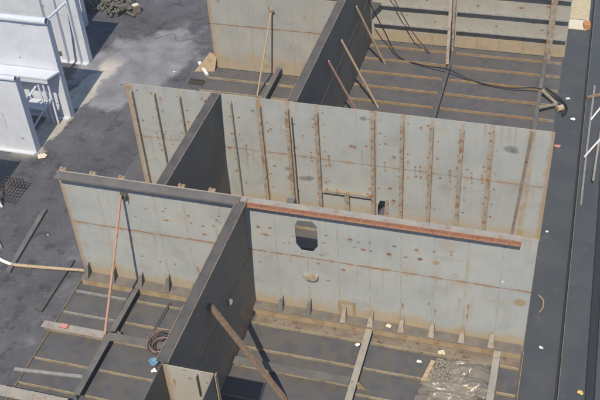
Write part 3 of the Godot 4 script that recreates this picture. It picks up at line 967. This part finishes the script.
func build_white() -> void:
	white_block("white steel block out at the left edge, casting shade", -9.0, -1.25, 3.3, -13.5, .1, 0)
	white_block("lower white steel block with tube rim, nearest at the left edge", -8.86, -4.34, 2.5, -13.5, .075, 0)
	white_block("tall white steel block with tube rim and ledge framing", -8.66, -6.14, 3.25, -14.5, .105, 2)
	var t := white_block("white ribbed steel block behind the tall one at the top left", -9.44, -9.06, 3.3, -15.5, .09, 0)
	for q in [-.28, -.75, -1.25]:
		var st := mk()
		span(st, q, q + .05, .03, 3.2, .002, .14)
		part(t, "rib", st, M.white)
	var st := mk()
	tube(st, [Vector3(-.3, 2.25, .1), Vector3(-.45, 2.3, 2.6)], .045, 10)
	part(t, "rail", st, M.white)
	st = mk()
	span(st, -1.1, -.95, .2, .36, .003, .02)
	part(t, "cover", st, M.dark)
	t = white_block("farthest white steel frame cut by the top left corner", -10.6, -11.2, 3.0, -16.5, .09, 1)
	for q in [-.6, -1.5]:
		st = mk()
		tube(st, [Vector3(q, 2.9, .1), Vector3(q - .3, .4, 1.4)], .05, 10)
		part(t, "brace", st, M.white)

# ------------------------------------------------------------------ loose things
func pole(called: String, label: String, cat: String, a: Vector3, b: Vector3, r: float, mat: Material, square := false, group := "") -> MeshInstance3D:
	var st := mk()
	if square:
		beam(st, a, b, r * 2.4, r * 1.8, .006)
	else:
		var pts := []
		var rr := []
		var n := 7
		var side := (b - a).cross(Vector3.UP).normalized()
		for k in n:
			var f := float(k) / (n - 1)
			pts.append(a.lerp(b, f) + side * sin(f * PI) * .012)
			rr.append(r * lerpf(1.08, .95, f))
		tube(st, pts, rr, 8)
	var o := part(self, called, st, mat)
	tag(o, label, cat, group)
	return o

func wire(called: String, label: String, pts: Array, r: float, mat: Material, cat := "cable") -> MeshInstance3D:
	var c := Curve3D.new()
	for i in pts.size():
		var a: Vector3 = pts[maxi(i - 1, 0)]
		var b: Vector3 = pts[mini(i + 1, pts.size() - 1)]
		var tn := (b - a) / 6.0
		c.add_point(pts[i], -tn, tn)
	c.bake_interval = .06
	var st := mk()
	tube(st, Array(c.get_baked_points()), r, 6)
	var o := part(self, called, st, mat)
	tag(o, label, cat)
	return o

func crumple(size: float, sd: int, lift := .45) -> SurfaceTool:
	# crumpled sheet
	var st := mk()
	var r := RandomNumberGenerator.new()
	r.seed = sd
	var n := 4
	var P := []
	for j in n + 1:
		for i in n + 1:
			var q := Vector2((i - n / 2.0) / n * 2.0, (j - n / 2.0) / n * 2.0)
			q *= maxf(absf(q.x), absf(q.y)) / maxf(q.length(), .01) * .5 * size * .68
			P.append(Vector3(q.x + r.randf_range(-.06, .06) * size, r.randf_range(0.0, .4) * size * lift + .004, q.y * .75 + r.randf_range(-.06, .06) * size))
	for j in n:
		for i in n:
			var a := j * (n + 1) + i
			tri(st, P[a], P[a + n + 1], P[a + 1])
			tri(st, P[a + 1], P[a + n + 1], P[a + n + 2])
	return st

func scrap(called: String, label: String, cat: String, at: Vector3, size: float, mat: Material, sd: int, group := "") -> void:
	var st := crumple(size, sd)
	var o := part(self, called, st, mat, at)
	tag(o, label, cat, group)

func build_loose() -> void:
	# poles against the bulkheads
	pole("timber_pole", "long pinkish pole leaning against the front bulkhead pad eye", "pole", Vector3(-3.84, .235, 1.80), Vector3(-3.66, 3.0, .10), .03, M.pink_wood)
	pole("timber_pole", "pale timber pole leaning on the front longitudinal bulkhead", "pole", Vector3(.62, .02, 2.46), Vector3(-.76, 2.62, 2.46), .045, M.brown_wood, true)
	pole("timber_pole", "reddish pole, lowest of those leaning in the rear bay", "pole", Vector3(.02, .02, -7.55), Vector3(-.69, 2.62, -6.62), .035, M.pink_wood)
	pole("timber_pole", "pale pole with dark floor shadow, middle of the rear three", "pole", Vector3(.27, .02, -8.39), Vector3(-.69, 2.42, -8.04), .035, M.wood)
	pole("timber_pole", "pale pole leaning highest up the rear longitudinal bulkhead", "pole", Vector3(-.02, .02, -10.75), Vector3(-.69, 2.46, -9.87), .035, M.wood)
	pole("steel_bar", "pale bar leaning on the far bulkhead's left web frame", "bar", Vector3(1.93, .24, -10.75), Vector3(1.80, 2.55, -11.87), .04, M.stiff, true)
	pole("plank", "narrow rusty plank leaning on the middle bulkhead's right end", "plank", Vector3(4.66, .02, -3.26), Vector3(4.85, 3.30, -3.55), .04, M.rim, true)
	pole("steel_bar", "thin pale bar upright against a middle bulkhead stiffener", "bar", Vector3(-.78, .05, -3.44), Vector3(-.80, 3.02, -3.47), .018, M.wood, true)
	pole("flat_bar", "loose grey flat bar lying over the lower left floor edge", "bar", Vector3(-5.46, .11, 3.10), Vector3(-3.86, .11, 2.95), .03, M.grey_bar, true)
	pole("steel_rod", "thin dark rod lying on the lower left bottom panel", "rod", Vector3(-2.8, .125, .45), Vector3(-2.85, .125, 1.62), .012, M.rebar)
	var t := thing("broom", "thin broom with a pale handle leaning on the rear bulkhead", "broom")
	var st := mk()
	tube(st, [Vector3(-3.45, .0, -8.24), Vector3(-3.20, 2.22, -9.48)], .026, 8)
	part(t, "handle", st, M.wood)
	st = mk()
	beam(st, Vector3(-3.25, 2.24, -9.50), Vector3(-3.13, 2.27, -9.50), .05, .06)
	part(t, "head", st, M.brown_wood)

	# cable coil and bag
	t = thing("cable_coil", "brown cable coil heaped on the lower left floor girder", "cable coil", Vector3(-2.45, .225, 1.80))
	for k in 7:
		var pts := []
		var rr := .17 + .02 * k
		var ph := rng.randf() * TAU
		var off := Vector3(rng.randf_range(-.06, .06), .012 + k * .017, rng.randf_range(-.06, .06))
		for i in 28:
			var a := TAU * i / 28.0
			pts.append(off + Vector3(cos(a) * rr * 1.05, sin(a * 2 + ph) * .018 + .01, sin(a) * rr * 1.2))
		st = mk()
		tube(st, pts, .014, 6, true)
		part(t, "loop", st, M.cable if k % 3 else M.rebar)
	t = thing("blue_bag", "blue and white bag with a black cord below the cable coil", "bag", Vector3(-2.45, .0, 2.30))
	for q in [[M.blue, Vector3(-.05, .06, -.09), .36, 71], [M.paper, Vector3(.06, .05, .12), .24, 72]]:
		part(t, "sack", crumple(q[2], q[3], .8), q[0], q[1])
	st = mk()
	tube(st, [Vector3(.12, .26, -.1), Vector3(.19, .2, .02), Vector3(.12, .22, .12), Vector3(.2, .12, .22), Vector3(.14, .03, .34)], .012, 6)
	part(t, "cord", st, M.rubber)

	# plastic-wrapped bundle of mats
	t = thing("wrapped_bundle", "bundle of patterned mats under crumpled clear plastic on the floor", "bundle", Vector3(3.95, .09, 1.25))
	var pat := Image.create(128, 128, false, Image.FORMAT_RGB8)
	var pn := FastNoiseLite.new()
	pn.seed = 9
	pn.frequency = .10
	pn.noise_type = FastNoiseLite.TYPE_CELLULAR
	pn.cellular_return_type = FastNoiseLite.RETURN_DISTANCE2_SUB
	for y in 128:
		for x in 128:
			var v := pn.get_noise_2d(x + 6 * sin(y * .2), y * 1.4)
			var c := Color(.30, .26, .20) if v > -.8 else Color(.05, .05, .05)
			pat.set_pixel(x, y, c.linear_to_srgb())
	var pm := StandardMaterial3D.new()
	pm.albedo_texture = ImageTexture.create_from_image(pat)
	pm.uv1_triplanar = true
	pm.uv1_scale = Vector3.ONE * 1.2
	pm.roughness = .8
	st = mk()
	cbox(st, Vector3(-.1, .07, -.15), Vector3(.72, .12, .62), Basis(Vector3.UP, -.2), .03)
	part(t, "mat", st, pm)
	st = mk()
	cbox(st, Vector3(-.48, .06, -.12), Vector3(.18, .1, .6), Basis(Vector3.UP, -.2), .02)
	part(t, "mat", st, M.wood)
	st = mk()
	cbox(st, Vector3(.0, .06, .55), Vector3(.8, .1, .5), Basis(Vector3.UP, -.15), .02)
	part(t, "mat", st, pm)
	var film := StandardMaterial3D.new()
	film.albedo_color = Color(.70, .66, .60, .36)
	film.transparency = BaseMaterial3D.TRANSPARENCY_ALPHA
	film.roughness = .26
	film.metallic_specular = .7
	var fn := FastNoiseLite.new()
	fn.seed = 4
	fn.frequency = 1.0
	fn.fractal_octaves = 2
	fn.fractal_type = FastNoiseLite.FRACTAL_RIDGED
	for q in [[Vector3(.32, .12, -.12), .86, .95, .26, .1], [Vector3(-.08, .11, .62), 1.12, .8, .20, -.2], [Vector3(-.05, .13, .22), 1.1, .28, .13, -.2]]:
		st = mk()
		var n := 44
		var V := []
		for j in n + 1:
			for i in n + 1:
				var u := (float(i) / n - .5)
				var v := (float(j) / n - .5)
				var ed := maxf(absf(u), absf(v)) * 2.0
				var hgt: float = q[3] * (1.0 - pow(ed, 3)) * .6 + q[3] * .55 * fn.get_noise_3d(u * q[1] * 1.3 + q[0].x * 5 + v * .6, v * q[2] * 3.0, q[0].z * 7) * (1.0 - .6 * ed)
				var wob := fn.get_noise_2d(u * 3 + 9, v * 3 + q[0].z * 3) * .09 * ed
				V.append(q[0] + Basis(Vector3.UP, q[4]) * Vector3(u * (q[1] + wob), maxf(hgt - .05, -.10), v * (q[2] + wob)))
		for j in n:
			for i in n:
				var a := j * (n + 1) + i
				for m in [a + n + 1, a + 1, a + n + 2, a + n + 1, a, a + 1]:
					st.set_smooth_group(0)
					st.add_vertex(V[m])
		st.generate_normals()
		part(t, "plastic_film", st, film)
	scrap("paper_scrap", "small white paper beside the plastic-wrapped bundle", "paper", Vector3(3.17, .0, .80), .17, M.paper, 5)
	scrap("paper_scrap", "yellow paper scrap above the plastic-wrapped bundle", "paper", Vector3(3.62, .10, .52), .22, M.cream, 6)
	scrap("foam_piece", "yellow foam piece resting on the plastic-wrapped bundle", "foam", Vector3(4.32, .2, 1.42), .17, M.yellow, 7)
	scrap("paper_scrap", "crumpled white paper ball on the middle floor girder", "paper", Vector3(1.80, .23, .82), .16, M.paper, 8)
	scrap("paper_scrap", "pale debris scrap on the front bulkhead's base flange", "paper", Vector3(2.35, .222, .13), .2, M.cream, 9)
	scrap("cloth_scrap", "pinkish rag lying on the lower left girder flange", "rag", Vector3(-4.85, .23, 1.80), .3, M.pink, 10)

	# rear bay hose, props
	wire("air_hose", "black hose running across the rear bay floor", [Vector3(-.55, 2.2, -10.8), Vector3(-.15, .95, -11.2), Vector3(.35, .12, -11.1), Vector3(1.24, .1, -10.75), Vector3(2.0, .24, -10.45), Vector3(2.8, .1, -10.2), Vector3(3.8, .1, -10.0), Vector3(4.7, .24, -9.95), Vector3(5.1, .12, -9.85), Vector3(5.4, .05, -9.5), Vector3(5.5, .03, -9.1)], .018, M.rubber, "hose")
	wire("steel_cable", "thin rusty cable hanging slack before the far bulkhead", [Vector3(-.3, 2.6, -11.6), Vector3(.3, 1.4, -11.62), Vector3(.75, .6, -11.65), Vector3(1.25, .09, -11.55)], .016, M.rebar)
	t = thing("wooden_prop", "bent pair of pale timbers beside the hose roll", "timber", Vector3.ZERO)
	for q in [[Vector3(4.86, .25, -9.85), Vector3(5.33, .12, -9.42)], [Vector3(4.84, .25, -8.95), Vector3(5.33, .16, -9.35)]]:
		st = mk()
		beam(st, q[0], q[1], .09, .05)
		part(t, "timber", st, M.olive)
	t = thing("hose_roll", "small yellow-brown roll beside the bent timbers", "roll", Vector3(5.42, .05, -9.2))
	st = mk()
	ring_tube(st, Vector3(-.07, .08, .04), Vector3(.08, .08, -.07), .09, .05, 16)
	part(t, "roll", st, M.wood)
	st = mk()
	tube(st, [Vector3(-.085, .08, .051), Vector3(.095, .08, -.081)], .03, 10)
	part(t, "core", st, M.brown_wood)
	wire("rubber_hose", "short black hose loop by the yellow-brown roll", [Vector3(4.95, .27, -9.95), Vector3(5.25, .2, -9.75), Vector3(5.5, .12, -9.55), Vector3(5.62, .1, -9.25), Vector3(5.52, .06, -8.95)], .035, M.rubber, "hose")

	# rear left odds and ends
	t = thing("gusset_plate", "tan triangular plate propped beside the rear bulkhead", "steel plate", Vector3(-5.45, 0, -9.3))
	st = mk()
	slab(st, Vector3.ZERO, Vector3(1, 0, -.2).normalized(), Vector3(.1, .8, -.5).normalized(), Vector3(1, 0, -.2).normalized().cross(Vector3(.1, .8, -.5).normalized()), [Vector2(-.42, 0), Vector2(.24, 0), Vector2(.22, .5), Vector2(-.02, .62)], .016)
	part(t, "plate", st, M.tan)
	pole("flat_bar", "short white flat bar beside the tan triangular plate", "bar", Vector3(-5.83, .10, -9.62), Vector3(-5.36, .04, -9.06), .04, M.paper, true)
	t = thing("steel_channel", "short dark channel lying at the rear left floor edge", "channel", Vector3(-5.55, .0, -8.6))
	st = mk()
	span(st, -.24, .24, 0, .02, -.09, .09)
	span(st, -.24, .24, .02, .10, .07, .09)
	span(st, -.24, .24, .02, .10, -.09, -.07)
	part(t, "channel", st, M.rebar)

	# yard floor at the left
	pole("scaffold_tube", "long pale rusty pole lying toward the front bulkhead corner", "pole", Vector3(-7.25, .03, .04), Vector3(-5.3, .09, -.12), .042, M.wood)
	pole("scaffold_tube", "short white pipe end by the long pale rusty pole", "pipe", Vector3(-7.75, .10, -.06), Vector3(-7.26, .03, .04), .045, M.paper)
	pole("yard_plank", "grey plank lying on the yard floor at left", "plank", Vector3(-7.43, -.0, -2.07), Vector3(-7.22, -.0, .3), .055, M.dusty, true)
	pole("yard_plank", "dark timber lying beside the lower left floor edge", "plank", Vector3(-5.80, .0, -.45), Vector3(-5.80, .0, 1.3), .045, M.flange, true)
	pole("white_post", "white post with square foot at the left edge", "post", Vector3(-8.66, -.01, -1.95), Vector3(-9.1, 1.2, -2.0), .035, M.paper)
	pole("flat_bar", "short pale bar on the ground at the left edge", "bar", Vector3(-8.4, .0, -1.0), Vector3(-7.85, .0, -.45), .04, M.grey_bar, true)
	t = thing("wire_basket", "small dark wire basket standing on the yard at left", "basket", Vector3(-8.62, -.03, -2.45))
	for k in 6:
		for s in [0, 1]:
			st = mk()
			if s == 0:
				tube(st, [Vector3(-.25 + k * .1, .02, -.3), Vector3(-.25 + k * .1, .4, -.3), Vector3(-.25 + k * .1, .4, .3), Vector3(-.25 + k * .1, .02, .3)], .012, 5)
			else:
				tube(st, [Vector3(-.28, .4 , -.3 + k * .12), Vector3(.28, .4, -.3 + k * .12)], .012, 5)
			part(t, "wire", st, M.rebar)
	wire("pale_cord", "thin pale cord lying on the ground near the rear bulkhead", [Vector3(-7.9, -.02, -10.9), Vector3(-7.4, -.02, -11.3), Vector3(-7.1, -.02, -10.9), Vector3(-6.6, -.02, -11.1), Vector3(-5.4, -.02, -11.0)], .014, M.dusty, "cord")
	var lit := [[-8.05, -10.6, "whitish scrap in the middle of the dusty yard patch"], [-6.5, -9.1, "small white scrap left of the rear left floor"], [-6.3, -8.9, "greyish scrap nearest the dark steel channel"], [-6.9, -1.2, "tiny white scrap on the open yard right of the grey plank"], [-7.9, -8.1, "pale scrap on the dusty ground near the sand"]]
	for i in lit.size():
		scrap("litter_scrap", lit[i][2], "litter", Vector3(lit[i][0], -.025, lit[i][1]), .08 + .04 * (i % 3), M.paper if i % 2 else M.dusty, 20 + i, "pale scraps on the yard ground")
	scrap("cement_lump", "pale cement lump at the foot of the nearest white block", "rubble", Vector3(-8.62, -.02, -4.2), .4, M.cream, 40)
	# scrap pile behind the white blocks
	var r := RandomNumberGenerator.new()
	r.seed = 15
	t = thing("scrap_pile", "dark pile of mixed scrap behind the white blocks", "scrap", Vector3(-10.0, -.03, -12.7))
	t.set_meta("kind", "stuff")
	st = mk()
	for k in 70:
		var p := Vector3(r.randf_range(-1.3, .6), r.randf_range(.03, .25), r.randf_range(-.5, .5))
		cbox(st, p, Vector3(r.randf_range(.2, 1.1), r.randf_range(.02, .07), r.randf_range(.03, .12)), Basis.from_euler(Vector3(r.randf_range(-.3, .3), r.randf() * TAU, r.randf_range(-.4, .4))), .01)
	part(t, "scrap", st, M.rubble)
	t = thing("crate", "small pale crate at the end of the scrap pile", "crate", Vector3(-9.25, -.03, -12.45))
	st = mk()
	cbox(st, Vector3(0, .16, 0), Vector3(.26, .3, .24), Basis(Vector3.UP, .9), .02)
	part(t, "box", st, M.rim)
	st = mk()
	cbox(st, Vector3(0, .318, 0), Vector3(.2, .02, .18), Basis(Vector3.UP, .9), .004)
	part(t, "lid", st, M.cream)

	# on the apron
	t = thing("plywood_sheet", "beige plywood sheet lying at the far end of the apron", "board", Vector3(5.66, .004, -15.6))
	st = mk()
	cbox(st, Vector3(0, .02, 0), Vector3(2.2, .03, .66), Basis(Vector3(0, 0, 1), Vector3.UP, Vector3(-1, 0, 0)), .006)
	part(t, "sheet", st, M.board)
	t = thing("plywood_sheet", "brighter cream board end on the apron's beige sheet", "board", Vector3(5.64, .004, -14.22))
	st = mk()
	cbox(st, Vector3(0, .02, 0), Vector3(.62, .03, .60), Basis(Vector3(0, 0, 1), Vector3.UP, Vector3(-1, 0, 0)), .006)
	part(t, "sheet", st, M.cream)
	t = thing("orange_block", "small orange wooden block beside the cream board", "block", Vector3(5.93, .004, -14.05))
	st = mk()
	cbox(st, Vector3(0, .11, 0), Vector3(.2, .2, .26), Basis(Vector3.UP, .15), .015)
	part(t, "block", st, M.orange)
	pole("apron_pole", "long pale pole lying lengthwise on the raised apron strip", "pole", Vector3(6.33, .15, -10.5), Vector3(6.24, .15, -5.05), .032, M.grey_bar)
	pole("apron_pole", "second pale pole lying nearer the right edge of the apron", "pole", Vector3(6.62, .15, -8.6), Vector3(6.48, .30, -5.9), .036, M.top_dust)
	pole("apron_pole", "short pale pole lying diagonally across the apron poles", "pole", Vector3(6.78, .24, -8.2), Vector3(6.22, .22, -6.94), .028, M.paper)
	pole("apron_pole", "white pole tip lying diagonally, farther along the apron", "pole", Vector3(6.8, .2, -10.0), Vector3(6.30, .16, -8.75), .03, M.paper)
	pole("rusty_bar", "rust-brown bar lying crosswise on the raised apron strip", "bar", Vector3(6.14, .16, -9.85), Vector3(6.66, .18, -10.15), .035, M.brown_wood, true)
	wire("steel_shaving", "rust-coloured curved shaving on the near apron", [Vector3(5.5, .02, -1.75), Vector3(5.6, .03, -1.62), Vector3(5.62, .02, -1.4), Vector3(5.55, .02, -1.22)], .022, M.olive, "shaving")
	var bits := [[5.83, -8.88, .22, "white paper flake on the apron beside the rear bay", "w"], [5.62, -9.9, .2, "white crumpled plastic by the hose on the apron", "w"], [5.49, -7.52, .26, "pink paint flake on the apron by the middle bulkhead", "p"], [5.68, -.19, .14, "round white scrap on the near apron", "w"], [6.56, .96, .2, "yellow scrap at the bottom edge of the raised apron", "y"], [5.5, -3.99, .12, "thin pale shaving on the apron by the front bulkhead", "w"]]
	for i in bits.size():
		var b = bits[i]
		var mm: Material = {"w": M.paper, "p": M.pink, "o": M.smear, "y": M.yellow}[b[4]]
		scrap("apron_scrap", b[3], "litter", Vector3(b[0], .12 if b[0] > 6.2 else .005, b[1]), b[2], mm, 60 + i)

func _ready() -> void:
	rng.seed = 12345
	wave.seed = 5
	wave.frequency = .011
	wave.fractal_octaves = 2
	# camera
	var cam := Camera3D.new()
	cam.name = "camera"
	add_child(cam)
	cam.position = Vector3(5.1766, 16.1878, 14.0687)
	cam.rotation = Vector3(-.7072, .3242, -.0748)
	cam.fov = rad_to_deg(2.0 * atan(200.0 / 943.33))
	cam.near = .1
	cam.far = 600.0
	cam.current = true
	# sky
	var env := Environment.new()
	env.background_mode = Environment.BG_SKY
	var sm := ProceduralSkyMaterial.new()
	sm.sky_top_color = Color(.40, .52, .70)
	sm.sky_horizon_color = Color(.74, .79, .83)
	sm.sky_curve = .15
	sm.ground_bottom_color = Color(.2, .2, .2)
	sm.ground_horizon_color = Color(.5, .52, .55)
	sm.sun_angle_max = 0.0
	var sky := Sky.new()
	sky.sky_material = sm
	env.sky = sky
	env.background_energy_multiplier = 1.0
	env.tonemap_mode = Environment.TONE_MAPPER_LINEAR
	env.tonemap_exposure = 1.1
	env.fog_enabled = true
	env.fog_density = .0014
	env.fog_light_color = Color(.80, .83, .86)
	env.sdfgi_enabled = true
	env.ssao_enabled = true
	env.ssil_enabled = true
	var we := WorldEnvironment.new()
	we.name = "world_environment"
	we.environment = env
	add_child(we)
	# sun: from behind the camera, high, a little from the right
	var sun := DirectionalLight3D.new()
	sun.name = "sun"
	add_child(sun)
	sun.look_at_from_position(Vector3.ZERO, Vector3(-.06, -1.35, -1.0), Vector3.UP)
	sun.light_energy = 1.3
	sun.light_color = Color(1.0, .95, .87)
	sun.light_angular_distance = .5
	sun.shadow_enabled = true

	make_materials()
	build_ground()
	build_hull()
	build_white()
	build_loose()
